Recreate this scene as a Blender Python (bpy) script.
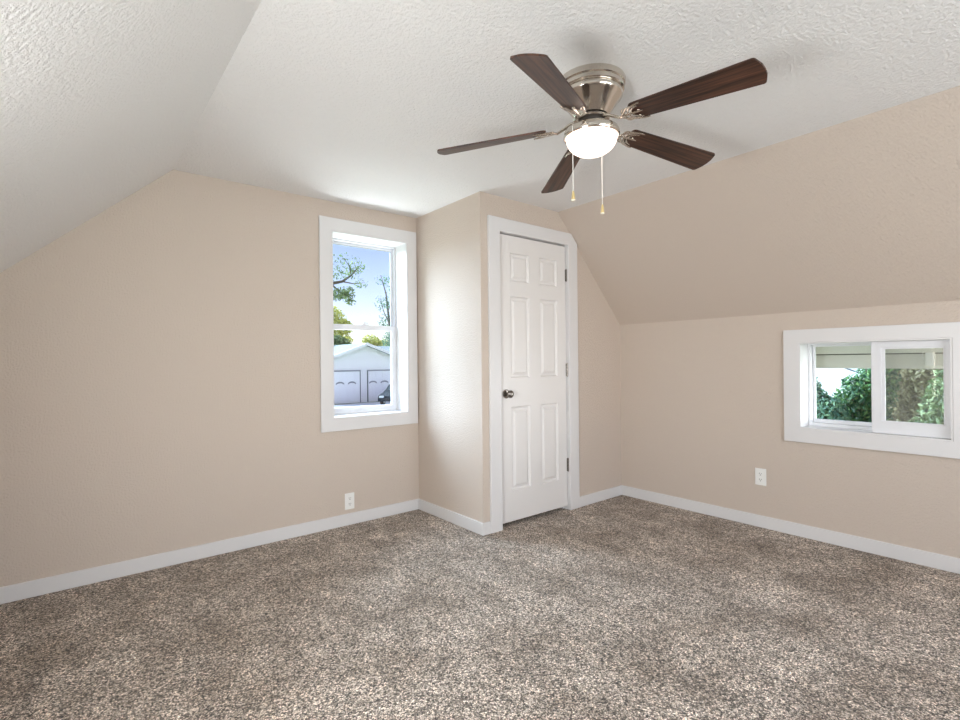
import bpy, bmesh, math, random
from mathutils import Vector, Matrix, geometry
for o in list(bpy.data.objects):
    bpy.data.objects.remove(o)
SC = bpy.context.scene
COL = SC.collection
PI = math.pi
random.seed(7)

# ------------------------------------------------------------------ camera
cam_data = bpy.data.cameras.new('camera')
cam = bpy.data.objects.new('camera', cam_data)
COL.objects.link(cam)
SC.camera = cam
cam_data.sensor_fit = 'HORIZONTAL'
cam_data.sensor_width = 36.0
cam_data.lens = 502.63 / 960 * 36.0
cam_data.shift_x = -0.54 / 960
cam_data.shift_y = 1.14 / 960
cam_data.clip_start = 0.01
cam_data.clip_end = 500
YAW, ROLL, EYE = 0.6844, -0.0102, 1.16
_r = Vector((math.cos(YAW), -math.sin(YAW), 0))
_f = Vector((math.sin(YAW), math.cos(YAW), 0))
_u = Vector((0, 0, 1))
_cr = _r * math.cos(ROLL) + _u * math.sin(ROLL)
_cu = _u * math.cos(ROLL) - _r * math.sin(ROLL)
cam.matrix_world = Matrix(((_cr.x, _cu.x, -_f.x, 0), (_cr.y, _cu.y, -_f.y, 0), (_cr.z, _cu.z, -_f.z, EYE), (0, 0, 0, 1)))

# ------------------------------------------------------------------ world, sun, daylight, exposure
SC.view_settings.view_transform = 'Standard'
SC.view_settings.look = 'None'
SC.view_settings.gamma = 1.0
SC.view_settings.use_curve_mapping = False
SC.view_settings.exposure = 0.0
SC.cycles.use_denoising = True
SC.cycles.max_bounces = 14
SC.cycles.diffuse_bounces = 8
SC.cycles.transparent_max_bounces = 24
SC.cycles.sample_clamp_indirect = 6.0

W = bpy.data.worlds.new('sky')
SC.world = W
W.use_nodes = True
wn = W.node_tree
bg = wn.nodes['Background']
sky = wn.nodes.new('ShaderNodeTexSky')
sky.sky_type = 'NISHITA'
sky.sun_disc = False
sky.sun_elevation = math.radians(42)
sky.sun_rotation = math.radians(200)
sky.altitude = 100
sky.air_density = 1.0
sky.dust_density = 0.6
sky.ozone_density = 1.5
tint = wn.nodes.new('ShaderNodeMix')
tint.data_type = 'RGBA'
tint.blend_type = 'MULTIPLY'
tint.inputs[0].default_value = 1.0
tint.inputs[7].default_value = (1.06, 0.88, 0.98, 1)
wn.links.new(sky.outputs[0], tint.inputs[6])
wn.links.new(tint.outputs[2], bg.inputs[0])
bg.inputs[1].default_value = 0.19


def light(name, kind, loc, direction, energy, color, **kw):
    d = bpy.data.lights.new(name, kind)
    d.energy = energy
    d.color = color
    for k, v in kw.items():
        setattr(d, k, v)
    o = bpy.data.objects.new(name, d)
    COL.objects.link(o)
    o.location = loc
    o.rotation_euler = Vector(direction).to_track_quat('-Z', 'Y').to_euler()
    return o


# soft hazy glare of the sky beyond the gable window
light('sun', 'SUN', (0, 20, 20), (0.17, -1.0, -0.52), 27.0, (0.66, 0.82, 1.0), angle=math.radians(70))
# daylight by the left window, with fills added behind and at right
light('rear_fill_light', 'AREA', (1.75, -1.78, 1.35), (0, 1, 0.48), 62, (0.905, 0.967, 1.0), shape='RECTANGLE', size=2.2, size_y=1.35)  # added fill light at a made-up opening behind the camera
light('left_window_daylight', 'AREA', (-0.62, 0.85, 0.98), (2.7, 2.2, 0.1), 58, (0.94, 0.970, 0.965), shape='RECTANGLE', size=0.74, size_y=0.56)
light('right_window_fill', 'AREA', (4.75, -0.55, 0.95), (-1, 0.85, 0.12), 85, (0.95, 0.98, 1.0), shape='RECTANGLE', size=0.8, size_y=0.7)  # added area light out of view, brightens the small window's reveal and left slope

# added area light hidden below the gable sill, standing in for ground bounce
light('ground_bounce_fill', 'AREA', (1.72, 4.15, 0.15), (0.0, -1.0, 1.15), 92, (0.92, 0.95, 1.0), shape='RECTANGLE', size=1.8, size_y=0.7)

# ------------------------------------------------------------------ materials
def new_mat(name):
    m = bpy.data.materials.new(name)
    m.use_nodes = True
    nt = m.node_tree
    return m, nt, nt.nodes['Principled BSDF']


def mat(name, col, rough=0.5, metal=0.0, bump=None, emit=None, spec=None, var=0.0, varscale=5.0):
    m, nt, b = new_mat(name)
    b.inputs['Base Color'].default_value = (*col, 1)
    b.inputs['Roughness'].default_value = rough
    b.inputs['Metallic'].default_value = metal
    if spec is not None:
        b.inputs['Specular IOR Level'].default_value = spec
    if emit:
        b.inputs['Emission Color'].default_value = (*emit[0], 1)
        b.inputs['Emission Strength'].default_value = emit[1]
    tc = nt.nodes.new('ShaderNodeTexCoord')
    if bump:
        scale, strength, dist, detail = bump
        n = nt.nodes.new('ShaderNodeTexNoise')
        n.inputs['Scale'].default_value = scale
        n.inputs['Detail'].default_value = detail
        n.inputs['Roughness'].default_value = 0.55
        nt.links.new(tc.outputs['Object'], n.inputs['Vector'])
        bp = nt.nodes.new('ShaderNodeBump')
        bp.inputs['Strength'].default_value = strength
        bp.inputs['Distance'].default_value = dist
        nt.links.new(n.outputs['Fac'], bp.inputs['Height'])
        nt.links.new(bp.outputs[0], b.inputs['Normal'])
    if var:
        n = nt.nodes.new('ShaderNodeTexNoise')
        n.inputs['Scale'].default_value = varscale
        n.inputs['Detail'].default_value = 4
        nt.links.new(tc.outputs['Object'], n.inputs['Vector'])
        r = nt.nodes.new('ShaderNodeValToRGB')
        r.color_ramp.elements[0].position = 0.3
        r.color_ramp.elements[1].position = 0.7
        r.color_ramp.elements[0].color = (*[c * (1 - var) for c in col], 1)
        r.color_ramp.elements[1].color = (*[min(1, c * (1 + var)) for c in col], 1)
        nt.links.new(n.outputs['Fac'], r.inputs[0])
        nt.links.new(r.outputs[0], b.inputs['Base Color'])
    return m


M_TAN = mat('tan_wall_paint', (0.588, 0.508, 0.440), 0.75, bump=(105, 0.65, 0.008, 4))
M_CEIL = mat('white_textured_ceiling', (0.795, 0.79, 0.785), 0.8, bump=(80, 0.75, 0.010, 4))
M_TRIM = mat('white_trim_paint', (0.70, 0.695, 0.70), 0.38)
M_DOOR = mat('white_door_paint', (0.735, 0.72, 0.71), 0.42)
M_VINYL = mat('white_vinyl', (0.73, 0.74, 0.77), 0.35)
M_GASKET = mat('grey_gasket', (0.32, 0.35, 0.38), 0.5)
M_PLATE = mat('white_plastic', (0.84, 0.84, 0.82), 0.3)
M_SLOT = mat('dark_slot', (0.03, 0.03, 0.03), 0.6)
M_NICKEL = mat('brushed_nickel', (0.66, 0.61, 0.55), 0.16, 1.0)
M_PEWTER = mat('dark_nickel', (0.27, 0.25, 0.23), 0.25, 1.0)
M_DARK = mat('black_motor', (0.035, 0.028, 0.024), 0.5)
M_CHAIN = mat('white_cord', (0.85, 0.83, 0.78), 0.5)
M_FOB = mat('brass_fob', (0.78, 0.62, 0.30), 0.35, 0.6)
M_FOBW = mat('ivory_fob_bead', (0.85, 0.80, 0.68), 0.4)
M_SHADE = mat('lit_frosted_glass', (0.95, 0.92, 0.88), 0.3, emit=((1.0, 0.76, 0.66), 2.2))
M_SIDING = mat('white_siding', (0.92, 0.92, 0.92), 0.6)
M_GDOOR = mat('white_garage_door', (0.90, 0.91, 0.92), 0.5)
M_SHINGLE = mat('grey_green_shingle', (0.17, 0.20, 0.195), 0.85, var=0.18, varscale=6)
M_ARCH = mat('grey_arch_trim', (0.30, 0.31, 0.33), 0.6)
M_GRASS = mat('grass', (0.17, 0.21, 0.08), 0.9, var=0.35, varscale=0.9)
M_CONC = mat('pale_concrete', (0.80, 0.80, 0.77), 0.8, var=0.08, varscale=1.5)
M_CAR = mat('dark_blue_grey_car_paint', (0.020, 0.028, 0.038), 0.55, 0.0, spec=0.08)
M_CARGLASS = mat('car_window_glass', (0.05, 0.07, 0.08), 0.4, spec=0.12)
M_TYRE = mat('tyre_rubber', (0.02, 0.02, 0.02), 0.8)
M_LAMP = mat('car_headlamp', (0.7, 0.73, 0.76), 0.1)
M_BARK = mat('bark', (0.13, 0.10, 0.08), 0.9, bump=(20, 0.5, 0.02, 4))
M_EAVE = mat('pale_eave_paint', (0.70, 0.69, 0.63), 0.6)
M_EAVEGAP = mat('eave_joint', (0.16, 0.16, 0.14), 0.7)
M_CLIP = mat('white_bracket', (0.86, 0.86, 0.84), 0.5)
M_WIRE = mat('utility_cable', (0.06, 0.07, 0.10), 0.6)


def glass_mat():
    m, nt, b = new_mat('clear_window_glass')
    out = nt.nodes['Material Output']
    nt.nodes.remove(b)
    t = nt.nodes.new('ShaderNodeBsdfTransparent')
    t.inputs[0].default_value = (0.96, 0.98, 0.98, 1)
    g = nt.nodes.new('ShaderNodeBsdfGlossy')
    g.inputs['Roughness'].default_value = 0.02
    mx = nt.nodes.new('ShaderNodeMixShader')
    mx.inputs[0].default_value = 0.025
    nt.links.new(t.outputs[0], mx.inputs[1])
    nt.links.new(g.outputs[0], mx.inputs[2])
    nt.links.new(mx.outputs[0], out.inputs[0])
    return m


def screen_mat():
    m, nt, b = new_mat('insect_screen_mesh')
    out = nt.nodes['Material Output']
    b.inputs['Base Color'].default_value = (0.42, 0.40, 0.36, 1)
    b.inputs['Roughness'].default_value = 0.8
    t = nt.nodes.new('ShaderNodeBsdfTransparent')
    mx = nt.nodes.new('ShaderNodeMixShader')
    mx.inputs[0].default_value = 0.16
    nt.links.new(t.outputs[0], mx.inputs[1])
    nt.links.new(b.outputs[0], mx.inputs[2])
    nt.links.new(mx.outputs[0], out.inputs[0])
    return m


M_GLASS = glass_mat()
M_SCREEN = screen_mat()


def carpet_mat():
    m, nt, b = new_mat('speckled_carpet')
    L = nt.links.new
    tc = nt.nodes.new('ShaderNodeTexCoord')
    dn = nt.nodes.new('ShaderNodeTexNoise')
    dn.inputs['Scale'].default_value = 60
    dn.inputs['Detail'].default_value = 2
    L(tc.outputs['Object'], dn.inputs['Vector'])
    mixv = nt.nodes.new('ShaderNodeVectorMath')
    mixv.operation = 'MULTIPLY_ADD'
    mixv.inputs[1].default_value = (0.006, 0.006, 0.006)
    L(dn.outputs['Color'], mixv.inputs[0])
    L(tc.outputs['Object'], mixv.inputs[2])
    v = nt.nodes.new('ShaderNodeTexVoronoi')
    v.inputs['Scale'].default_value = 230
    L(mixv.outputs[0], v.inputs['Vector'])
    vb = nt.nodes.new('ShaderNodeTexVoronoi')
    vb.inputs['Scale'].default_value = 140
    L(mixv.outputs[0], vb.inputs['Vector'])
    mc = nt.nodes.new('ShaderNodeMix')
    mc.data_type = 'RGBA'
    mc.inputs[0].default_value = 0.42
    L(v.outputs['Color'], mc.inputs[6])
    L(vb.outputs['Color'], mc.inputs[7])
    sep = nt.nodes.new('ShaderNodeSeparateColor')
    L(mc.outputs[2], sep.inputs[0])
    r = nt.nodes.new('ShaderNodeValToRGB')
    cr = r.color_ramp
    cr.elements[0].position = 0.10
    cr.elements[0].color = (0.06, 0.042, 0.030, 1)
    cr.elements[1].position = 0.90
    cr.elements[1].color = (0.90, 0.81, 0.725, 1)
    for p, c in ((0.27, (0.14, 0.105, 0.080, 1)), (0.48, (0.43, 0.36, 0.292, 1)), (0.68, (0.65, 0.565, 0.49, 1))):
        e = cr.elements.new(p)
        e.color = c
    L(sep.outputs[0], r.inputs[0])
    # pile lying this way and that
    n2 = nt.nodes.new('ShaderNodeTexNoise')
    n2.inputs['Scale'].default_value = 3.2
    n2.inputs['Detail'].default_value = 5
    n2.inputs['Roughness'].default_value = 0.6
    L(tc.outputs['Object'], n2.inputs['Vector'])
    r2 = nt.nodes.new('ShaderNodeValToRGB')
    r2.color_ramp.elements[0].position = 0.35
    r2.color_ramp.elements[0].color = (0.78, 0.735, 0.69, 1)
    r2.color_ramp.elements[1].position = 0.68
    r2.color_ramp.elements[1].color = (1.36, 1.385, 1.42, 1)
    L(n2.outputs['Fac'], r2.inputs[0])
    mul = nt.nodes.new('ShaderNodeMix')
    mul.data_type = 'RGBA'
    mul.blend_type = 'MULTIPLY'
    mul.inputs[0].default_value = 1.0
    L(r.outputs[0], mul.inputs[6])
    L(r2.outputs[0], mul.inputs[7])
    r3 = nt.nodes.new('ShaderNodeValToRGB')
    r3.color_ramp.elements[0].position = 0.30
    r3.color_ramp.elements[0].color = (1.12, 1.12, 1.12, 1)
    r3.color_ramp.elements[1].position = 0.75
    r3.color_ramp.elements[1].color = (0.40, 0.38, 0.36, 1)
    L(v.outputs['Distance'], r3.inputs[0])
    mul2 = nt.nodes.new('ShaderNodeMix')
    mul2.data_type = 'RGBA'
    mul2.blend_type = 'MULTIPLY'
    mul2.inputs[0].default_value = 1.0
    # brushed strokes and footprints in the pile
    ns = nt.nodes.new('ShaderNodeTexNoise')
    ns.inputs['Scale'].default_value = 7.0
    ns.inputs['Detail'].default_value = 3
    ns.inputs['Distortion'].default_value = 1.6
    mps = nt.nodes.new('ShaderNodeMapping')
    mps.inputs['Rotation'].default_value = (0, 0, 0.9)
    mps.inputs['Scale'].default_value = (1.0, 0.38, 1.0)
    L(tc.outputs['Object'], mps.inputs[0])
    L(mps.outputs[0], ns.inputs['Vector'])
    rs = nt.nodes.new('ShaderNodeValToRGB')
    rs.color_ramp.elements[0].position = 0.40
    rs.color_ramp.elements[0].color = (0.92, 0.91, 0.90, 1)
    rs.color_ramp.elements[1].position = 0.66
    rs.color_ramp.elements[1].color = (1.28, 1.28, 1.28, 1)
    L(ns.outputs['Fac'], rs.inputs[0])
    mul3 = nt.nodes.new('ShaderNodeMix')
    mul3.data_type = 'RGBA'
    mul3.blend_type = 'MULTIPLY'
    mul3.inputs[0].default_value = 1.0
    L(mul.outputs[2], mul3.inputs[6])
    L(rs.outputs[0], mul3.inputs[7])
    # single dark and pale yarns
    vf = nt.nodes.new('ShaderNodeTexVoronoi')
    vf.inputs['Scale'].default_value = 165
    vf.inputs['Randomness'].default_value = 1.0
    L(mixv.outputs[0], vf.inputs['Vector'])
    sf = nt.nodes.new('ShaderNodeSeparateColor')
    L(vf.outputs['Color'], sf.inputs[0])
    rf = nt.nodes.new('ShaderNodeValToRGB')
    rf.color_ramp.interpolation = 'CONSTANT'
    rf.color_ramp.elements[0].position = 0.0
    rf.color_ramp.elements[0].color = (0.28, 0.26, 0.24, 1)
    rf.color_ramp.elements[1].position = 0.86
    rf.color_ramp.elements[1].color = (1.50, 1.49, 1.48, 1)
    for p, c in ((0.15, (0.58, 0.56, 0.54, 1)), (0.32, (1.08, 1.08, 1.08, 1)), (0.62, (1.28, 1.28, 1.28, 1))):
        e = rf.color_ramp.elements.new(p)
        e.color = c
    L(sf.outputs[1], rf.inputs[0])
    mul4 = nt.nodes.new('ShaderNodeMix')
    mul4.data_type = 'RGBA'
    mul4.blend_type = 'MULTIPLY'
    mul4.inputs[0].default_value = 1.0
    L(mul3.outputs[2], mul4.inputs[6])
    L(rf.outputs[0], mul4.inputs[7])
    L(mul4.outputs[2], mul2.inputs[6])
    L(r3.outputs[0], mul2.inputs[7])
    L(mul2.outputs[2], b.inputs['Base Color'])
    b.inputs['Roughness'].default_value = 0.95
    b.inputs['Specular IOR Level'].default_value = 0.1
    b.inputs['Sheen Weight'].default_value = 0.25
    b.inputs['Sheen Roughness'].default_value = 0.5
    bp = nt.nodes.new('ShaderNodeBump')
    bp.inputs['Strength'].default_value = 0.9
    bp.inputs['Distance'].default_value = 0.006
    bp.invert = True
    L(v.outputs['Distance'], bp.inputs['Height'])
    L(bp.outputs[0], b.inputs['Normal'])
    return m


M_CARPET = carpet_mat()


def wood_mat():
    m, nt, b = new_mat('dark_walnut_blade')
    L = nt.links.new
    uv = nt.nodes.new('ShaderNodeUVMap')
    mp = nt.nodes.new('ShaderNodeMapping')
    mp.inputs['Scale'].default_value = (2.6, 75, 1)
    L(uv.outputs[0], mp.inputs[0])
    n = nt.nodes.new('ShaderNodeTexNoise')
    n.inputs['Scale'].default_value = 1.0
    n.inputs['Detail'].default_value = 6
    n.inputs['Roughness'].default_value = 0.65
    n.inputs['Distortion'].default_value = 0.4
    L(mp.outputs[0], n.inputs['Vector'])
    r = nt.nodes.new('ShaderNodeValToRGB')
    r.color_ramp.elements[0].position = 0.40
    r.color_ramp.elements[0].color = (0.014, 0.006, 0.004, 1)
    r.color_ramp.elements[1].position = 0.66
    r.color_ramp.elements[1].color = (0.115, 0.048, 0.028, 1)
    L(n.outputs['Fac'], r.inputs[0])
    L(r.outputs[0], b.inputs['Base Color'])
    b.inputs['Roughness'].default_value = 0.38
    return m


M_WOOD = wood_mat()


def leaf_mat(name, c0, c1, c2):
    m, nt, b = new_mat(name)
    L = nt.links.new
    g = nt.nodes.new('ShaderNodeNewGeometry')
    r = nt.nodes.new('ShaderNodeValToRGB')
    r.color_ramp.elements[0].color = (*c0, 1)
    r.color_ramp.elements[1].color = (*c2, 1)
    e = r.color_ramp.elements.new(0.55)
    e.color = (*c1, 1)
    L(g.outputs['Random Per Island'], r.inputs[0])
    L(r.outputs[0], b.inputs['Base Color'])
    b.inputs['Roughness'].default_value = 0.55
    tr = nt.nodes.new('ShaderNodeBsdfTranslucent')
    L(r.outputs[0], tr.inputs[0])
    mx = nt.nodes.new('ShaderNodeMixShader')
    mx.inputs[0].default_value = 0.3
    L(b.outputs[0], mx.inputs[1])
    L(tr.outputs[0], mx.inputs[2])
    L(mx.outputs[0], nt.nodes['Material Output'].inputs[0])
    return m


M_LEAF_DEEP = leaf_mat('deep_green_leaves', (0.03, 0.10, 0.05), (0.07, 0.19, 0.07), (0.20, 0.36, 0.10))
M_LEAF_BLUE = leaf_mat('blue_green_leaves', (0.05, 0.13, 0.09), (0.12, 0.25, 0.14), (0.28, 0.42, 0.22))
M_LEAF_OLIVE = leaf_mat('olive_brown_leaves', (0.13, 0.10, 0.05), (0.27, 0.25, 0.11), (0.46, 0.42, 0.24))
M_LEAF_MID = leaf_mat('mid_green_leaves', (0.08, 0.13, 0.05), (0.18, 0.26, 0.10), (0.36, 0.44, 0.20))
M_LEAF_YELLOW = leaf_mat('yellow_green_leaves', (0.26, 0.28, 0.06), (0.55, 0.55, 0.14), (0.80, 0.74, 0.26))
M_LEAF_DARK = leaf_mat('dark_leaves', (0.09, 0.14, 0.06), (0.20, 0.29, 0.12), (0.38, 0.46, 0.22))

# ------------------------------------------------------------------ mesh helpers
class MB:
    def __init__(self):
        self.bm = bmesh.new()

    def box(self, x0, x1, y0, y1, z0, z1, bevel=0.0):
        vs = [self.bm.verts.new((x, y, z)) for x in (x0, x1) for y in (y0, y1) for z in (z0, z1)]
        fs = [(0, 1, 3, 2), (4, 6, 7, 5), (0, 4, 5, 1), (2, 3, 7, 6), (0, 2, 6, 4), (1, 5, 7, 3)]
        faces = [self.bm.faces.new([vs[i] for i in f]) for f in fs]
        if bevel:
            es = list({e for f in faces for e in f.edges})
            bmesh.ops.bevel(self.bm, geom=es, offset=bevel, segments=2, affect='EDGES', profile=0.5)
        return self

    def slab(self, outer, holes, axis, d0, d1):
        """polygon with holes in the plane across `axis`, extruded from d0 to d1"""
        def P(a, b, d):
            return {'x': (d, a, b), 'y': (a, d, b), 'z': (a, b, d)}[axis]
        loops = [list(outer)] + [list(h) for h in holes]
        tris = geometry.tessellate_polygon([[Vector((a, b, 0)) for a, b in l] for l in loops])
        flat = [p for l in loops for p in l]
        A = [self.bm.verts.new(P(a, b, d0)) for a, b in flat]
        B = [self.bm.verts.new(P(a, b, d1)) for a, b in flat]
        for t in tris:
            try:
                self.bm.faces.new([A[i] for i in t])
                self.bm.faces.new([B[i] for i in reversed(t)])
            except ValueError:
                pass
        k = 0
        for l in loops:
            n = len(l)
            for i in range(n):
                j = (i + 1) % n
                self.bm.faces.new((A[k + i], A[k + j], B[k + j], B[k + i]))
            k += n
        return self

    def lathe(self, prof, c=(0, 0, 0), seg=48, cap=False):
        rings = []
        for r, z in prof:
            if r < 1e-6:
                rings.append([self.bm.verts.new((c[0], c[1], c[2] + z))])
            else:
                rings.append([self.bm.verts.new((c[0] + r * math.cos(2 * PI * i / seg), c[1] + r * math.sin(2 * PI * i / seg), c[2] + z)) for i in range(seg)])
        for a, b in zip(rings, rings[1:]):
            for i in range(seg):
                j = (i + 1) % seg
                if len(a) == 1 and len(b) == 1:
                    continue
                if len(a) == 1:
                    self.bm.faces.new((a[0], b[i], b[j]))
                elif len(b) == 1:
                    self.bm.faces.new((a[i], b[0], a[j]))
                else:
                    self.bm.faces.new((a[i], b[i], b[j], a[j]))
        if cap:
            for rg in (rings[0], rings[-1]):
                if len(rg) > 2:
                    self.bm.faces.new(rg)
        return self

    def tube(self, pts, rad, seg=8, flat=1.0, up=(0, 0, 1)):
        pts = [Vector(p) for p in pts]
        n = len(pts)
        rads = rad if isinstance(rad, (list, tuple)) else [rad] * n
        rings = []
        for i, p in enumerate(pts):
            t = (pts[min(i + 1, n - 1)] - pts[max(i - 1, 0)]).normalized()
            u = Vector(up)
            if abs(t.dot(u)) > 0.95:
                u = Vector((1, 0, 0))
            s = t.cross(u).normalized()
            w = s.cross(t).normalized()
            rings.append([self.bm.verts.new(p + s * (rads[i] * math.cos(2 * PI * k / seg)) + w * (rads[i] * flat * math.sin(2 * PI * k / seg))) for k in range(seg)])
        for a, b in zip(rings, rings[1:]):
            for k in range(seg):
                j = (k + 1) % seg
                self.bm.faces.new((a[k], a[j], b[j], b[k]))
        self.bm.faces.new(rings[0])
        self.bm.faces.new(rings[-1])
        return self

    def xform(self, m):
        bmesh.ops.transform(self.bm, matrix=m, verts=self.bm.verts)
        return self

    def build(self, name, material, parent=None, smooth=None, bevel=0.0):
        bm = self.bm
        bmesh.ops.recalc_face_normals(bm, faces=bm.faces)
        me = bpy.data.meshes.new(name)
        if parent is not None:
            off = Vector(parent.location)
            pp = parent.parent
            while pp is not None:
                off += Vector(pp.location)
                pp = pp.parent
            bmesh.ops.translate(bm, vec=-off, verts=bm.verts)
        bm.to_mesh(me)
        bm.free()
        o = bpy.data.objects.new(name, me)
        COL.objects.link(o)
        me.materials.append(material)
        if parent is not None:
            o.parent = parent
        if smooth is not None:
            for p in me.polygons:
                p.use_smooth = True
            if smooth < 180:
                md = o.modifiers.new('smooth_split', 'EDGE_SPLIT')
                md.split_angle = math.radians(smooth)
        if bevel:
            md = o.modifiers.new('bevel', 'BEVEL')
            md.width = bevel
            md.segments = 2
            md.limit_method = 'ANGLE'
            md.angle_limit = math.radians(40)
        return o


def tag(o, label=None, cat=None, group=None, kind=None):
    if label:
        o['label'] = label
    if cat:
        o['category'] = cat
    if group:
        o['group'] = group
    if kind:
        o['kind'] = kind
    return o


def thing(name, loc, label, cat, group=None, kind=None):
    o = bpy.data.objects.new(name, None)
    o.empty_display_size = 0.1
    COL.objects.link(o)
    o.location = loc
    return tag(o, label, cat, group, kind)


def rect(a0, a1, b0, b1):
    return [(a0, b0), (a1, b0), (a1, b1), (a0, b1)]


# ------------------------------------------------------------------ room dimensions (metres)
D = 3.390          # gable wall
F = 2.593          # closet front
A = 2.125          # closet side
R = 3.671          # right knee wall
LW = -0.434        # left knee wall
RW = -1.70         # wall behind the camera
H = 2.293          # flat ceiling
K = 1.458          # knee wall height
SR, SL = 2.894, 0.472
TW = 0.20          # shell thickness
W1 = (1.421, 2.031, 0.767, 2.086)     # gable window opening x0 x1 z0 z1
W2 = (0.488, 1.221, 0.703, 1.260)     # small right window opening y0 y1 z0 z1
DX0, DX1, DZ = 2.285, 2.989, 2.050    # closet door opening
S = 'structure'
sr = (H - K) / (R - SR)
sl = (H - K) / (SL - LW)

tag(MB().box(LW - TW, R + TW, RW - TW, D + TW, -0.12, 0.0).build('floor', M_CARPET), 'speckled taupe and brown cut pile carpet covering the floor', 'floor', kind=S)
# gable wall with its window
tag(MB().slab([(LW, 0), (R, 0), (R, K), (SR, H), (SL, H), (LW, K)], [rect(*W1)], 'y', D, D + TW).build('wall_back', M_TAN), 'tan gable end wall with the tall window', 'wall', kind=S)
tag(MB().slab(rect(RW, D + TW, 0, K), [rect(*W2)], 'x', R, R + TW).build('wall_right', M_TAN), 'tan low knee wall with the small sliding window', 'wall', kind=S)
W3 = (0.488, 1.221, 0.703, 1.260)
tag(MB().slab(rect(RW, D + TW, 0, K), [rect(*W3)], 'x', LW - TW, LW).build('wall_left', M_TAN), 'tan low knee wall on the camera side', 'wall', kind=S)
WR = (0.65, 2.85, 0.70, 2.05)  # unseen opening, added to let the rear fill in
tag(MB().slab([(LW, 0), (R, 0), (R, K), (SR, H), (SL, H), (LW, K)], [rect(*WR)], 'y', RW - TW, RW).build('wall_rear', M_TAN), 'tan gable wall behind the camera', 'wall', kind=S)
# flat ceiling and the two slopes
tag(MB().box(SL, SR, RW - TW, D + TW, H, H + TW).build('ceiling', M_CEIL), 'white textured flat ceiling', 'ceiling', kind=S)
tag(MB().slab([(SL, H), (LW, K), (LW - TW, K), (LW - TW, K + 0.05), (SL - 0.05, H + TW), (SL, H + TW)], [], 'y', RW - TW, D + TW).build('ceiling_slope_left', M_CEIL), 'white textured sloping ceiling on the left', 'ceiling', kind=S)
tag(MB().slab([(SR, H), (R, K), (R + TW, K), (R + TW, K + 0.05), (SR + 0.05, H + TW), (SR, H + TW)], [], 'y', RW - TW, D + TW).build('wall_right_slope', M_TAN), 'tan sloping upper wall above the right knee wall', 'wall', kind=S)
# closet bump-out
tag(MB().box(A, A + 0.10, F, D, 0, H).build('wall_closet_side', M_TAN), 'tan side wall of the closet beside the tall window', 'wall', kind=S)
tag(MB().slab([(A + 0.10, 0), (DX0 - 0.015, 0), (DX0 - 0.015, DZ + 0.015), (DX1 + 0.015, DZ + 0.015), (DX1 + 0.015, 0), (R, 0), (R, K), (SR, H), (A + 0.10, H)], [], 'y', F, F + 0.10).build('wall_closet_front', M_TAN), 'tan front wall of the closet around the white door', 'wall', kind=S)


# baseboards
def baseboard(name, axis, d0, d1, a0, a1, label):
    m = MB()
    if axis == 'y':
        m.box(a0, a1, d0, d1, 0.0, 0.082)
    else:
        m.box(d0, d1, a0, a1, 0.0, 0.082)
    tag(m.build(name, M_TRIM, bevel=0.003), label, 'baseboard', kind=S)


BT = 0.014
baseboard('baseboard_back', 'y', D - BT, D, LW, A - BT, 'white baseboard along the gable wall')
baseboard('baseboard_closet_side', 'x', A - BT, A, F, D, 'white baseboard along the closet side wall')
baseboard('baseboard_closet_front', 'y', F - BT, F, A - BT, 2.184, 'short white baseboard left of the closet door')
baseboard('baseboard_closet_front.001', 'y', F - BT, F, 3.094, R - BT, 'short white baseboard right of the closet door')
baseboard('baseboard_right', 'x', R - BT, R, RW, F, 'white baseboard along the right knee wall')
baseboard('baseboard_left', 'x', LW, LW + BT, RW, D - BT, 'white baseboard along the left knee wall')

# ------------------------------------------------------------------ gable window (single hung)
w = thing('window_1', (1.726, D, W1[2]), 'tall white single hung window in the gable wall', 'window', kind=S)
x0, x1, z0, z1 = W1
CT = 0.018
MB().slab(rect(1.334, 2.113, 0.678, 2.176), [rect(x0, x1, z0, z1)], 'y', D - CT, D).build('casing', M_TRIM, w, bevel=0.003)
j = 0.008
m = MB()
m.slab(rect(x0, x1, z0, z1), [rect(x0 + j, x1 - j, z0 + j, z1 - j)], 'y', D - CT + 0.002, D + TW)
m.build('jamb_liner', M_TRIM, w)
m = MB()
m.slab(rect(x0 + j, x1 - j, z0 + j, z1 - j), [rect(x0 + .020, x1 - .020, z0 + .026, z1 - .022)], 'y', D + 0.155, D + TW)
fr = m.build('window_frame', M_VINYL, w, bevel=0.002)
# upper sash (outer track)
us = MB().slab(rect(x0 + .021, x1 - .021, 1.405, z1 - .023), [rect(x0 + .036, x1 - .036, 1.442, z1 - .042)], 'y', 3.572, 3.588).build('upper_sash', M_VINYL, w, bevel=0.002)
MB().slab(rect(x0 + .036, x1 - .036, 1.442, z1 - .042), [rect(x0 + .039, x1 - .039, 1.445, z1 - .045)], 'y', 3.570, 3.584).build('glazing_gasket', M_GASKET, us)
MB().box(x0 + .036, x1 - .036, 3.579, 3.582, 1.442, z1 - .042).build('pane', M_GLASS, us)
ls = MB().slab(rect(x0 + .021, x1 - .009, z0 + .012, 1.446), [rect(x0 + .058, x1 - .050, z0 + .058, 1.404)], 'y', 3.546, 3.570).build('lower_sash', M_VINYL, w, bevel=0.003)
MB().box(x0 + .058, x1 - .050, 3.556, 3.559, z0 + .058, 1.404).build('pane', M_GLASS, ls)
m = MB().box(1.73, 1.79, 3.553, 3.568, 1.446, 1.452)
m.lathe([(0.0, 0.016), (0.012, 0.016), (0.013, 0.0), (0.0, 0.0)], (1.752, 3.560, 1.452), 16)
m.box(1.748, 1.785, 3.555, 3.566, 1.458, 1.466)
m.build('sash_lock', M_VINYL, ls, bevel=0.001)

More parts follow.
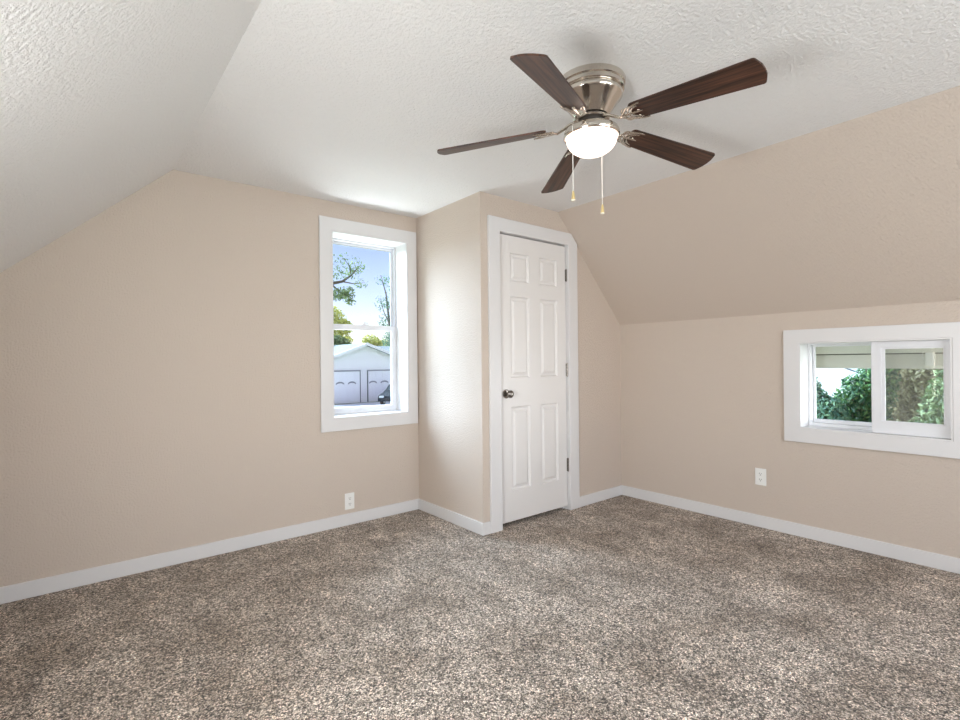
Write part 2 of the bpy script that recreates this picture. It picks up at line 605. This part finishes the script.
# ------------------------------------------------------------------ small right window (slider)
w = thing('window_2', (R, 0.855, W2[2]), 'small white horizontal sliding window in the right knee wall', 'window', kind=S)
y0, y1, z0, z1 = W2
MB().slab(rect(0.399, 1.310, 0.614, 1.343), [rect(y0, y1, z0, z1)], 'x', R - CT, R).build('casing', M_TRIM, w, bevel=0.003)
MB().slab(rect(y0, y1, z0, z1), [rect(y0 + j, y1 - j, z0 + j, z1 - j)], 'x', R - CT + 0.002, R + TW).build('jamb_liner', M_TRIM, w)
MB().slab(rect(y0 + j, y1 - j, z0 + j, z1 - j), [rect(y0 + .020, y1 - .024, z0 + .028, z1 - .016)], 'x', R + 0.128, R + TW).build('window_frame', M_VINYL, w, bevel=0.002)
fs = MB().slab(rect(0.845, y1 - .025, z0 + .029, z1 - .017), [rect(0.872, y1 - .040, z0 + .052, z1 - .028)], 'x', 3.832, 3.850).build('fixed_sash', M_VINYL, w, bevel=0.002)
MB().box(3.840, 3.843, 0.872, y1 - .040, z0 + .052, z1 - .028).build('pane', M_GLASS, fs)
ss = MB().slab(rect(y0 + .009, 0.849, z0 + .009, z1 - .009), [rect(0.526, 0.801, z0 + .080, z1 - .046)], 'x', 3.692, 3.716).build('sliding_sash', M_VINYL, w, bevel=0.003)
MB().slab(rect(0.526, 0.801, z0 + .080, z1 - .046), [rect(0.530, 0.784, z0 + .084, z1 - .054)], 'x', 3.699, 3.709).build('glazing_bead', M_VINYL, ss)
MB().box(3.703, 3.706, 0.526, 0.801, z0 + .080, z1 - .046).build('pane', M_GLASS, ss)
MB().box(3.688, 3.693, 0.838, 0.846, z0 + .2, z0 + .3).build('pull_rail', M_VINYL, ss)
MB().box(3.858, 3.8585, 0.510, 0.850, z0 + .028, z1 - .016).build('insect_screen', M_SCREEN, w)

# ------------------------------------------------------------------ closet door
dr = thing('door_1', (2.637, F, 0), 'white six panel closet door with nickel knob', 'door', kind=S)
# casing, its top right corner cut off along the slope
cl, crr, ctop = 2.184, 3.094, 2.144
zc = H - (crr - SR) * sr - 0.008
xc = SR + (H - 0.008 - ctop) / sr
MB().slab([(cl, 0), (DX0, 0), (DX0, DZ), (DX1, DZ), (DX1, 0), (crr, 0), (crr, zc), (xc, ctop), (cl, ctop)], [], 'y', F - CT, F).build('casing', M_TRIM, dr, bevel=0.003)
MB().slab([(DX0 - .015, 0), (DX0, 0), (DX0, DZ), (DX1, DZ), (DX1, 0), (DX1 + .015, 0), (DX1 + .015, DZ + .015), (DX0 - .015, DZ + .015)], [], 'y', F, F + 0.10).build('jamb', M_TRIM, dr)
MB().slab([(DX0, 0), (DX0 + .012, 0), (DX0 + .012, DZ - .012), (DX1 - .012, DZ - .012), (DX1 - .012, 0), (DX1, 0), (DX1, DZ), (DX0, DZ)], [], 'y', F + 0.055, F + 0.085).build('door_stop', M_TRIM, dr)
# leaf: stiles and rails with moulded raised panels
LX0, LX1, LZ0, LZ1 = DX0 + .004, DX1 - .006, 0.032, DZ - .009
YF = F + 0.012
panels = [(px0, px1, pz0, pz1) for (pz0, pz1) in ((0.245, 0.835), (1.040, 1.615), (1.722, 1.922)) for (px0, px1) in ((2.402, 2.590), (2.697, 2.888))]
m = MB()
m.slab(rect(LX0, LX1, LZ0, LZ1), [rect(*p) for p in panels], 'y', YF, YF + 0.035)
for p in panels:
    a0, a1, b0, b1 = p
    levels = [(0.0, 0.0), (0.007, 0.013), (0.014, 0.016), (0.021, 0.015), (0.038, 0.003), (0.040, 0.003)]
    loops = []
    for ins, dep in levels:
        loops.append([m.bm.verts.new((x, YF + dep, z)) for x, z in rect(a0 + ins, a1 - ins, b0 + ins, b1 - ins)])
    for l0, l1 in zip(loops, loops[1:]):
        for i in range(4):
            k = (i + 1) % 4
            m.bm.faces.new((l0[i], l0[k], l1[k], l1[i]))
    m.bm.faces.new(loops[-1])
m.build('door_leaf', M_DOOR, dr)
# knob
kn = MB()
kn.lathe([(0, 0), (0.031, 0), (0.032, 0.004), (0.029, 0.009), (0.016, 0.011), (0.0, 0.011)], seg=32)
kn.xform(Matrix.Translation((2.352, YF, 0.930)) @ Matrix.Rotation(PI / 2, 4, 'X'))
rose = kn.build('rosette', M_PEWTER, dr, smooth=40)
kn = MB()
kn.lathe([(0, 0.010), (0.011, 0.010), (0.011, 0.026), (0.020, 0.030), (0.027, 0.040), (0.027, 0.050), (0.021, 0.058), (0.010, 0.062), (0, 0.062)], seg=32)
kn.xform(Matrix.Translation((2.352, YF, 0.930)) @ Matrix.Rotation(PI / 2, 4, 'X'))
kn.build('knob', M_PEWTER, dr, smooth=50)
for zb, zt in ((1.773, 1.864), (1.034, 1.136), (0.300, 0.399)):
    m = MB()
    m.tube([(DX1 - .003, YF - .007, zb), (DX1 - .003, YF - .007, zt)], 0.0065, 10)
    m.tube([(DX1 - .003, YF - .007, zb - .004), (DX1 - .003, YF - .007, zt + .004)], 0.0035, 8)
    m.box(DX1 - .0105, DX1 - .001, YF - .002, YF + .002, zb, zt)
    m.build('hinge', M_PEWTER, dr, smooth=40)


# ------------------------------------------------------------------ outlets
def outlet(origin, ux, nrm, label):
    """origin: plate centre on the wall; ux: unit vector along the wall; nrm: out of the wall"""
    ux, nrm, uz = Vector(ux), Vector(nrm), Vector((0, 0, 1))
    mat4 = Matrix(((ux.x, nrm.x, 0, origin[0]), (ux.y, nrm.y, 0, origin[1]), (0, 0, 1, origin[2]), (0, 0, 0, 1)))
    o = thing('wall_outlet', origin, label, 'outlet', 'duplex wall outlets')
    MB().box(-.036, .036, 0, .006, -.058, .058, 0.0025).xform(mat4).build('cover_plate', M_PLATE, o)
    for zc in (-.020, .020):
        m = MB()
        pts = []
        for i in range(24):
            t = 2 * PI * i / 24
            pts.append((max(-.0165, min(.0165, .020 * math.cos(t))), zc + max(-.0135, min(.0135, .0165 * math.sin(t)))))
        m.slab(pts, [], 'y', .005, .0085)
        rc = m.xform(mat4).build('receptacle', M_PLATE, o)
        m = MB()
        m.box(-.0075, -.0050, .008, .0091, zc - .001, zc + .008)
        m.box(.0050, .0075, .008, .0091, zc, zc + .007)
        m.box(-.0025, .0025, .008, .0091, zc - .0095, zc - .0045)
        m.xform(mat4).build('slots', M_SLOT, rc)
    m = MB().lathe([(0, .0085), (.003, .0080), (.0034, .006), (0, .006)], seg=12)
    m.xform(mat4 @ Matrix.Rotation(-PI / 2, 4, 'X')).build('screw', M_PLATE, o)


outlet((1.541, D, 0.168), (1, 0, 0), (0, -1, 0), 'white duplex outlet low on the gable wall just above its baseboard')
outlet((R, 1.464, 0.346), (0, -1, 0), (-1, 0, 0), 'white duplex outlet on the right wall below and left of the small window')

# ------------------------------------------------------------------ ceiling fan
FX, FY = 1.656, 1.298
fan = thing('ceiling_fan', (FX, FY, H), 'brushed nickel hugger ceiling fan with five dark walnut blades and a lit bowl light', 'ceiling fan')
c = (FX, FY, 0)
MB().lathe([(0, H), (0.135, H), (0.137, H - .006), (0.135, H - .022), (0.130, H - .026), (0.132, H - .030), (0.131, H - .042), (0.125, H - .046), (0, H - .046)], c, 64).build('ceiling_canopy', M_NICKEL, fan, smooth=40)
MB().lathe([(0, H - .046), (0.120, H - .046), (0.125, H - .052), (0.126, H - .062), (0.122, H - .070), (0.112, H - .080), (0.098, H - .100), (0.084, H - .120), (0.074, H - .134), (0.068, H - .142), (0, H - .142)], c, 64).build('motor_housing', M_NICKEL, fan, smooth=50)
MB().lathe([(0, H - .142), (0.052, H - .142), (0.052, H - .176), (0, H - .176)], c, 48).build('motor_core', M_DARK, fan, smooth=40)
MB().lathe([(0, H - .150), (0.070, H - .150), (0.074, H - .154), (0.070, H - .160), (0, H - .160)], c, 48).build('flywheel', M_NICKEL, fan, smooth=40)
ZF = 2.120
MB().lathe([(0, ZF), (0.060, ZF), (0.064, ZF - .004), (0.072, ZF - .010), (0.092, ZF - .016), (0.106, ZF - .024), (0.112, ZF - .036), (0.113, ZF - .050), (0.108, ZF - .056), (0.102, ZF - .052), (0, ZF - .050)], c, 64).build('light_fitter', M_NICKEL, fan, smooth=50)
prof = [(0, -.052), (0.100, -.052)]
for i in range(13):
    t = i / 12 * PI / 2
    prof.append((0.102 * math.cos(t) ** 0.85 if i < 12 else 0, -.054 - 0.070 * math.sin(t)))
MB().lathe([(r, ZF + z) for r, z in prof], c, 64).build('glass_shade', M_SHADE, fan, smooth=180)

PH0 = math.radians(93.266 + 180)
TIL = math.radians(13.86)
for kb in range(5):
    a = PH0 + kb * 2 * PI / 5
    # local frame: X out along the blade, Y counter-clockwise, Z up
    base = Matrix.Translation((FX, FY, 2.123)) @ Matrix.Rotation(a, 4, 'Z') @ Matrix.Rotation(0.088, 4, 'Y') @ Matrix.Rotation(-TIL, 4, 'X')
    flat = Matrix.Translation((FX, FY, 2.123)) @ Matrix.Rotation(a, 4, 'Z')
    # outline of the blade
    r0, r1, w0, w1 = 0.185, 0.653, 0.045, 0.062
    out = []
    def corner(cx, cy, rad, a0, a1, n=6):
        for i in range(n + 1):
            t = math.radians(a0 + (a1 - a0) * i / n)
            out.append((cx + rad * math.cos(t), cy + rad * math.sin(t)))
    corner(r0 + .018, -w0 + .018, .018, 180, 270)
    corner(r1 - .024, -w1 + .013, .013, 274, 345)
    for yy in (-.025, 0, .025):
        out.append((r1 - 3.2 * yy * yy, yy))
    corner(r1 - .024, w1 - .013, .013, 15, 86)
    corner(r0 + .018, w0 - .018, .018, 90, 180)
    m = MB().slab(out, [], 'z', -.003, .003)
    uvl = m.bm.loops.layers.uv.new('UVMap')
    for f in m.bm.faces:
        for lp in f.loops:
            lp[uvl].uv = (lp.vert.co.x + kb * 1.7, lp.vert.co.y + kb * 0.31)
    blade = m.xform(base).build('blade', M_WOOD, fan)
    # scrolled bracket under the blade root
    m = MB()
    zt = -.0085
    def P(x, y, z=zt):
        return base @ Vector((x, y, z))
    arm = [flat @ Vector((0.058, 0, 0.012)), flat @ Vector((0.085, 0, 0.006)), flat @ Vector((0.112, 0, -.010)), base @ Vector((0.140, 0, -.012)), P(0.165, 0), P(0.192, 0)]
    m.tube(arm, [0.012, 0.011, 0.010, 0.0085, 0.008, 0.007], 10, 0.6)
    for sg in (-1, 1):
        def arc(cx, cy, rx, ry, t0, t1, n=14, rr=0.0055):
            pts, rads = [], []
            for i in range(n + 1):
                t = math.radians(t0 + (t1 - t0) * i / n)
                pts.append(P(cx + rx * math.cos(t), sg * (cy + ry * math.sin(t))))
                rads.append(rr * (1 - 0.45 * abs(2 * i / n - 1)))
            m.tube(pts, rads, 8, 0.7)
        arc(0.235, 0.0, 0.062, 0.044, 180, 85)            # outer crescent
        arc(0.232, 0.0, 0.046, 0.032, 175, 100, rr=0.004)  # inner crescent
        arc(0.170, 0.017, 0.016, 0.016, 270, 20, rr=0.0045)  # curl
        arc(0.168, 0.013, 0.007, 0.008, 200, -60, n=8, rr=0.0035)
        m.tube([P(0.140, 0, -.012), P(0.155, sg * .012, -.010), P(0.176, sg * .030), P(0.200, sg * .040)], [0.006, 0.0055, 0.005, 0.004], 8, 0.7)
    m.tube([P(0.19, 0), P(0.212, 0), P(0.232, 0)], [0.007, 0.006, 0.002], 8, 0.6)
    brk = m.build('blade_bracket', M_NICKEL, fan, smooth=60)
    m = MB()
    for sx, sy in ((0.212, 0.0), (0.203, 0.030), (0.203, -.030)):
        s_ = MB()
        m.lathe([(0, 0), (0.006, 0.0), (0.005, -.003), (0, -.0042)], (sx, sy, -.0035), 10)
    m.xform(base).build('bracket_screws', M_NICKEL, brk, smooth=60)


def chain(x, y, ztop, zend, up_off):
    m = MB()
    m.tube([(x + up_off[0], y + up_off[1], ztop + .010), (x, y, ztop), (x, y, zend + .036)], 0.0017, 6)
    ch = m.build('pull_chain', M_CHAIN, fan)
    m = MB().lathe([(0, .040), (.003, .040), (.0045, .034), (.0062, .022), (.0075, .010), (.0078, .004), (0, .004)], (x, y, zend), 16)
    fb = m.build('fob', M_FOB, ch, smooth=50)
    MB().lathe([(0, .005), (.008, .005), (.008, .001), (.006, 0), (0, 0)], (x, y, zend), 16).build('fob_cap', M_FOBW, fb, smooth=50)


chain(1.5427, 1.3015, 2.084, 1.788, (.014, -.001))
chain(1.7466, 1.3158, 2.072, 1.776, (-.014, -.003))

# ------------------------------------------------------------------ eave of this house outside the small window
ev = thing('roof_eave', (4.05, 0.8, 1.09), 'pale painted roof eave board hanging just outside the small right window', 'eave')
MB().box(4.045, 4.065, -1.6, 3.2, 1.086, 1.176).build('fascia_board', M_EAVE, ev)
MB().box(4.050, 4.060, -1.6, 3.2, 1.176, 1.184).build('shadow_joint', M_EAVEGAP, ev)
MB().slab([(4.10, 1.184), (4.03, 1.184), (3.875, 1.345), (3.90, 1.375), (4.10, 1.20)], [], 'y', -1.6, 3.2).build('soffit_board', M_EAVE, ev)
m = MB().box(4.030, 4.046, 0.617, 0.660, 1.104, 1.184, 0.003)
m.tube([(4.032, 0.668, 1.190), (4.030, 0.672, 1.165), (4.034, 0.664, 1.140)], 0.0025, 6)
m.build('bracket', M_CLIP, ev)

# ------------------------------------------------------------------ outdoors
GZ = -1.95
tag(MB().box(-200, 400, 3.9, 400, GZ - .3, GZ).build('ground', M_GRASS), 'mown grass around the garage', 'lawn', kind=S)
tag(MB().box(3.95, 400, -200, 3.9, GZ - .3, GZ).build('ground.001', M_GRASS), 'grass beyond the small right window', 'lawn', kind=S)
tag(MB().box(10, 26, 29.5, 35.2, GZ, GZ + .03).build('driveway', M_CONC), 'pale concrete driveway in front of the garage', 'driveway', kind=S)

g = thing('garage', (17.65, 36, GZ), 'white two door garage with a low gable roof seen through the tall window', 'garage')
MB().slab([(13.9, GZ), (21.4, GZ), (21.4, 1.32), (17.74, 2.60), (13.9, 1.26)], [], 'y', 36.0, 43).build('wall', M_SIDING, g)
# front gable roof planes, with white rake trim
m = MB()
for xe, ze in ((13.5, 1.16), (21.8, 1.22)):
    v = [(17.74, 2.66), (xe, ze), (xe, ze - .16), (17.74, 2.50)]
    m.slab(v, [], 'y', 35.55, 43.2)
m.build('front_roof', M_SHINGLE, g)
for xe, ze in ((13.5, 1.16), (21.8, 1.22)):
    MB().slab([(17.74, 2.67), (xe, ze + .01), (xe, ze - .20), (17.74, 2.46)], [], 'y', 35.45, 35.55).build('rake_board', M_SIDING, g)
MB().slab([(36.4, 1.55), (41.0, 2.62), (45, 1.60), (45, 1.45), (41.0, 2.46), (36.4, 1.40)], [], 'x', 12.6, 24.0).build('main_roof', M_SHINGLE, g)
MB().box(12.7, 23.8, 38.2, 44, GZ, 1.62).build('rear_wall', M_SIDING, g)
m = MB()
m.slab(rect(17.30, 17.72, 2.02, 2.12), [], 'y', 35.93, 36.0)
m.build('gable_vent', M_GDOOR, g)
for (dx0, dx1, arcs) in ((14.95, 17.28, (15.66, 16.62)), (17.98, 20.30, (18.38, 19.39))):
    d = MB()
    d.box(dx0, dx1, 35.93, 35.99, GZ + .03, 0.47)
    for r_ in range(4):
        for c_ in range(4):
            pw = (dx1 - dx0) / 4
            ph = (0.47 - GZ) / 4
            d.box(dx0 + c_ * pw + .08, dx0 + (c_ + 1) * pw - .08, 35.91, 35.94, GZ + r_ * ph + .10, GZ + (r_ + 1) * ph - .06)
    gd = d.build('garage_door', M_GDOOR, g)
    MB().box(dx0 - .06, dx1 + .06, 35.88, 35.99, 0.47, 0.57).build('door_header', M_ARCH, gd)
    MB().box(dx0 - .06, dx0, 35.90, 35.99, GZ + .03, 0.47).build('door_trim', M_SHINGLE, gd)
    MB().box(dx1, dx1 + .06, 35.90, 35.99, GZ + .03, 0.47).build('door_trim', M_SHINGLE, gd)
    for cx_ in arcs:
        m = MB()
        m.tube([(cx_ + .32 * math.cos(t), 35.90, -.52 + .18 * math.sin(t)) for t in [math.radians(10 + 160 * i / 12) for i in range(13)]], [0.03 + .035 * math.sin(PI * i / 12) for i in range(13)], 6)
        m.build('arched_trim', M_ARCH, gd)

# parked car, nose to the left
car = thing('car', (20.2, 33, GZ + .03), 'dark blue grey parked car at the right end of the garage driveway', 'car')
cz = GZ + .03
prof = [(17.72, .34), (17.70, .55), (17.78, .72), (18.05, .80), (18.75, .92), (19.05, 1.06), (19.55, 1.42), (20.1, 1.52), (21.0, 1.50), (21.6, 1.30), (22.0, 1.02), (22.25, .95), (22.32, .6), (22.25, .34)]
m = MB()
secs = []
for sy, ins in ((-.88, .10), (-.92, 0), (-.84, -.0), (.84, 0), (.92, 0), (.88, .10)):
    secs.append((sy, ins))
rows = []
for i, (sy, _) in enumerate(secs):
    row = []
    for (px_, pz_) in prof:
        hh = max(0, pz_ - .95)
        y_ = sy * (1 - 0.30 * hh)
        zz = pz_ if i not in (0, 5) else min(pz_, .95) - .0
        if i in (0, 5):
            zz = .34 + (min(pz_, .95) - .34) * .9
        row.append(m.bm.verts.new((px_, 33.0 + y_, cz + zz)))
    rows.append(row)
n = len(prof)
for ra, rb in zip(rows, rows[1:]):
    for i in range(n):
        k = (i + 1) % n
        m.bm.faces.new((ra[i], ra[k], rb[k], rb[i]))
m.bm.faces.new(rows[0])
m.bm.faces.new(list(reversed(rows[-1])))
m.build('body', M_CAR, car, smooth=35)
m = MB()
m.slab([(19.12, 1.02), (19.60, 1.36), (20.1, 1.44), (20.1, 1.0)], [], 'y', 33 - .865, 33 - .78)
m.slab([(20.2, 1.0), (20.2, 1.45), (21.0, 1.43), (21.5, 1.24), (21.6, 1.02)], [], 'y', 33 - .865, 33 - .78)
m.xform(Matrix.Translation((0, 0, cz))).build('side_windows', M_CARGLASS, car)
m = MB()
q = [(19.02, -.70, 1.07), (19.02, .70, 1.07), (19.53, .60, 1.425), (19.53, -.60, 1.425)]
vv = [m.bm.verts.new((x - .02, 33 + y, cz + z + .01)) for x, y, z in q] + [m.bm.verts.new((x + .03, 33 + y, cz + z - .02)) for x, y, z in q]
for f in ((0, 1, 2, 3), (7, 6, 5, 4), (0, 4, 5, 1), (1, 5, 6, 2), (2, 6, 7, 3), (3, 7, 4, 0)):
    m.bm.faces.new([vv[i] for i in f])
m.build('windscreen', M_CARGLASS, car)
for wx in (18.45, 21.45):
    for wy in (-.84, .84):
        t = MB().lathe([(0, -.1), (.19, -.1), (.21, -.105), (.30, -.10), (.33, -.07), (.33, .07), (.30, .10), (.21, .105), (.19, .1), (0, .1)], seg=28)
        wl = t.xform(Matrix.Translation((wx, 33 + wy, cz + .33)) @ Matrix.Rotation(PI / 2, 4, 'X')).build('wheel', M_TYRE, car, smooth=40)
        t = MB().lathe([(0, -.115), (.10, -.112), (.19, -.106), (.19, .106), (.10, .112), (0, .115)], seg=20)
        t.xform(Matrix.Translation((wx, 33 + wy, cz + .33)) @ Matrix.Rotation(PI / 2, 4, 'X')).build('hub_cap', M_LAMP, wl, smooth=40)
for sy in (-.66, .66):
    MB().box(17.70, 17.86, 33 + sy - .16, 33 + sy + .16, cz + .60, cz + .73, .02).build('headlamp', M_LAMP, car)
MB().box(17.685, 17.72, 32.55, 33.45, cz + .42, cz + .58).build('grille', M_TYRE, car)
car.location = (19.05, 32.6, GZ + .03)
car.rotation_euler = (0, 0, math.radians(41))


# ------------------------------------------------------------------ trees
def foliage(m, blobs, size, rng, shell=0.0):
    for (cx_, cy_, cz_, rx, ry, rz, n_) in blobs:
        for _ in range(n_):
            while True:
                p = Vector((rng.uniform(-1, 1), rng.uniform(-1, 1), rng.uniform(-1, 1)))
                if shell < p.length <= 1:
                    break
            pos = Vector((cx_ + p.x * rx, cy_ + p.y * ry, cz_ + p.z * rz))
            nrm = (p.normalized() * 0.8 + Vector((rng.gauss(0, .6), rng.gauss(0, .6), rng.gauss(0.3, .6)))).normalized()
            t = nrm.orthogonal().normalized()
            t = (Matrix.Rotation(rng.uniform(0, 2 * PI), 3, nrm) @ t)
            b_ = nrm.cross(t)
            s_ = size * rng.uniform(0.6, 1.35)
            vs = [m.bm.verts.new(pos + t * s_ + nrm * s_ * .15), m.bm.verts.new(pos + b_ * s_ * .45), m.bm.verts.new(pos - t * s_ + nrm * s_ * .15), m.bm.verts.new(pos - b_ * s_ * .45)]
            m.bm.faces.new(vs)


def tree(name, label, base, limbs, blobs, size, lm, seed, shell=0.0, trunk_r=0.18, group='trees outside the windows'):
    rng = random.Random(seed)
    t = thing(name, base, label, 'tree', group)
    m = MB()
    foliage(m, blobs, size, rng, shell)
    bm = m.bm
    me = bpy.data.meshes.new('foliage')
    bmesh.ops.translate(bm, vec=-Vector(base), verts=bm.verts)
    bm.to_mesh(me)
    bm.free()
    o = bpy.data.objects.new('foliage', me)
    COL.objects.link(o)
    o.parent = t
    me.materials.append(lm)
    m = MB()
    for pts, ra, rb in limbs:
        k = len(pts)
        m.tube(pts, [ra + (rb - ra) * i / (k - 1) for i in range(k)], 8)
    m.build('trunk', M_BARK, t, smooth=60)
    return t


# through the tall window
tree('shade_tree', 'tall sparse tree with a long bare limb crossing the tall window from the left', (6.6, 22.0, GZ),
     [([(6.6, 22, GZ), (6.7, 22, 1.5), (6.9, 22, 4.0), (7.3, 22, 7.0)], .28, .10),
      ([(6.9, 22, 3.8), (8.0, 22, 4.5), (9.2, 22, 4.76), (9.8, 22.1, 4.92), (10.25, 22.1, 5.25), (10.7, 22.2, 5.75)], .12, .02),
      ([(9.8, 22.1, 4.92), (10.3, 22, 4.85), (10.9, 22, 4.95)], .035, .01),
      ([(9.2, 22, 4.76), (9.6, 21.9, 4.4), (10.2, 21.8, 4.1)], .04, .012),
      ([(10.25, 22.1, 5.25), (10.1, 22, 5.7), (9.8, 22, 6.0)], .03, .01)],
     [(9.35, 22, 4.28, .52, .5, .33, 330), (9.95, 22, 4.35, .42, .4, .36, 260), (10.15, 22, 4.0, .25, .3, .2, 70),
      (10.0, 22, 5.35, .65, .5, .35, 120), (10.55, 22, 5.65, .45, .4, .30, 80), (9.4, 22, 5.3, .4, .4, .5, 70), (10.7, 22, 4.9, .35, .3, .25, 55),
      (9.9, 22, 5.95, .8, .5, .3, 60), (7.2, 22, 6.5, 1.6, 1.5, 1.6, 700), (8.2, 22, 4.0, .8, .8, .8, 300)], .075, M_LEAF_DARK, 11, trunk_r=.28)
tree('maple_tree', 'yellow green leafy tree left of the garage roof', (20.0, 50, GZ),
     [([(20.0, 50, GZ), (20.1, 50, 2.0), (20.4, 50, 5.0)], .3, .12), ([(20.1, 50, 2.5), (21.4, 50, 4.2)], .14, .05)],
     [(20.6, 50, 5.6, 1.9, 1.5, 1.5, 1500), (22.3, 50, 4.9, 1.1, 1.0, .75, 550), (21.0, 50, 3.6, 2.2, 1.5, 1.2, 1300), (19.0, 50, 4.2, 1.6, 1.6, 2.2, 800)], .17, M_LEAF_YELLOW, 12)
tree('round_tree', 'dark green rounded tree directly behind the left half of the garage roof', (18.9, 46, GZ),
     [([(18.9, 46, GZ), (19.0, 46, 1.5), (19.2, 46, 3.0)], .25, .12)],
     [(19.3, 46, 3.1, 1.5, 1.2, .75, 1100), (20.5, 46, 2.9, .7, .8, .6, 350), (17.6, 46, 3.0, 1.4, 1.2, 1.0, 600)], .16, M_LEAF_MID, 13)
tree('poplar_tree', 'pale olive tree peeping over the right half of the garage roof', (27.0, 52, GZ),
     [([(27.0, 52, GZ), (27.0, 52, 1.5), (27.1, 52, 3.5)], .25, .12)],
     [(26.4, 52, 3.3, 1.1, 1.0, 1.0, 700), (27.6, 52, 3.0, 1.1, 1.0, .9, 600), (25.6, 52, 2.8, .7, .8, .5, 250)], .17, M_LEAF_YELLOW, 14)
tree('ash_tree', 'thin bluish green tree at the right edge of the tall window', (22.6, 40 + 8, GZ),
     [([(27.0, 48, GZ), (26.8, 48, 3.0), (26.5, 48, 6.0), (26.2, 48, 8.5), (25.6, 48, 10.4)], .2, .03),
      ([(26.6, 48, 5.2), (25.9, 48, 6.6), (25.5, 48, 8.0)], .07, .02), ([(26.4, 48, 6.5), (27.0, 48, 8.0), (27.2, 48, 9.5)], .07, .02),
      ([(26.7, 48, 4.2), (26.0, 48, 5.0), (25.6, 48, 5.8)], .06, .02)],
     [(26.6, 48, 3.4, .9, .8, 1.2, 380), (26.2, 48, 5.4, 1.0, .8, 1.0, 170), (25.6, 48, 7.4, .9, .7, .9, 110), (26.7, 48, 7.4, .8, .8, 1.0, 120), (26.8, 48, 9.3, .9, .8, 1.1, 140), (25.8, 48, 9.9, .9, .7, .7, 70)], .13, M_LEAF_BLUE, 15)
# through the small right window
tree('laurel_tree', 'blue green leafy tree in the left pane of the small window', (10.8, 3.35, GZ),
     [([(10.8, 3.35, GZ), (10.8, 3.33, -.9), (10.85, 3.3, .2)], .12, .05)],
     [(10.8, 3.42, .10, .4, .34, .62, 1500), (10.7, 3.08, -.10, .4, .32, .58, 1500), (10.8, 2.95, -.45, .4, .4, .5, 900), (11.0, 3.6, .45, .4, .3, .45, 600)], .055, M_LEAF_BLUE, 21)
tree('evergreen_tree', 'deep green dense tree in the middle of the small window', (11.8, 2.75, GZ),
     [([(11.8, 2.75, GZ), (11.8, 2.75, 0), (11.8, 2.72, 1.4)], .16, .06)],
     [(11.7, 2.92, .25, .4, .34, .60, 1500), (11.8, 2.62, .70, .4, .34, .72, 1600), (11.7, 2.75, -.20, .4, .42, .6, 1400), (11.8, 3.15, .05, .4, .25, .50, 600)], .055, M_LEAF_DEEP, 22)
tree('cedar_tree', 'olive brown tree filling the right pane of the small window', (13.0, 2.05, GZ),
     [([(13.0, 2.05, GZ), (13.0, 2.05, 0), (13.0, 2.05, 1.5)], .14, .06), ([(13.0, 2.05, .2), (12.8, 2.35, .9)], .05, .02), ([(13, 2.05, .3), (12.8, 1.75, 1.0)], .05, .02)],
     [(12.9, 2.48, .62, .35, .32, .55, 1100), (12.9, 1.98, .75, .4, .42, .6, 1500), (12.9, 2.58, -.05, .35, .25, .55, 800), (12.9, 2.25, -.32, .35, .35, .34, 700), (12.9, 1.75, .1, .35, .3, .55, 700)], .058, M_LEAF_OLIVE, 23)
tree('privet_tree', 'mid green tree at the right edge of the small window', (11.2, 1.62, GZ),
     [([(11.2, 1.62, GZ), (11.2, 1.62, -.8), (11.25, 1.62, .4)], .12, .05)],
     [(11.2, 1.62, .15, .4, .30, .70, 1300), (11.2, 1.88, -.30, .4, .30, .45, 900), (11.1, 1.5, .5, .4, .3, .55, 600)], .055, M_LEAF_MID, 24)
tree('background_tree', 'far olive tree glimpsed between the nearer crowns', (17.0, 2.9, GZ),
     [([(17.0, 2.9, GZ), (17.0, 2.9, .8)], .2, .1)],
     [(17.0, 3.1, .3, .8, .9, .9, 2200), (17.0, 3.4, -.5, .8, 1.0, .8, 1500), (17.2, 2.3, 1.0, .7, .7, 1.0, 1000)], .085, M_LEAF_OLIVE, 25)
nb = thing('house', (28, 9, GZ), 'white building glimpsed above the trees in the left pane of the small window', 'house')
MB().box(26, 33, 4.6, 14, GZ, 1.6).build('wall', M_SIDING, nb)
MB().slab([(25.5, 1.5), (29.5, 3.4), (33.5, 1.5), (33.5, 1.62), (29.5, 3.55), (25.5, 1.62)], [], 'y', 4.2, 14.4).build('roof', M_SHINGLE, nb)
# pale car-park slab seen between the crowns
tag(MB().box(18.5, 25, -4, 4.4, GZ, GZ + .02).build('driveway.001', M_CONC), 'pale paved patch glimpsed between the trees', 'driveway', kind=S)
cb = MB().tube([(25.2, 10.0, 1.75), (25.2, 6.68, .715), (25.2, 5.80, .355), (25.2, 4.6, -.1)], .03, 6)
tag(cb.build('utility_cable', M_WIRE), 'dark cable slanting across the sky in the left pane of the small window', 'cable')
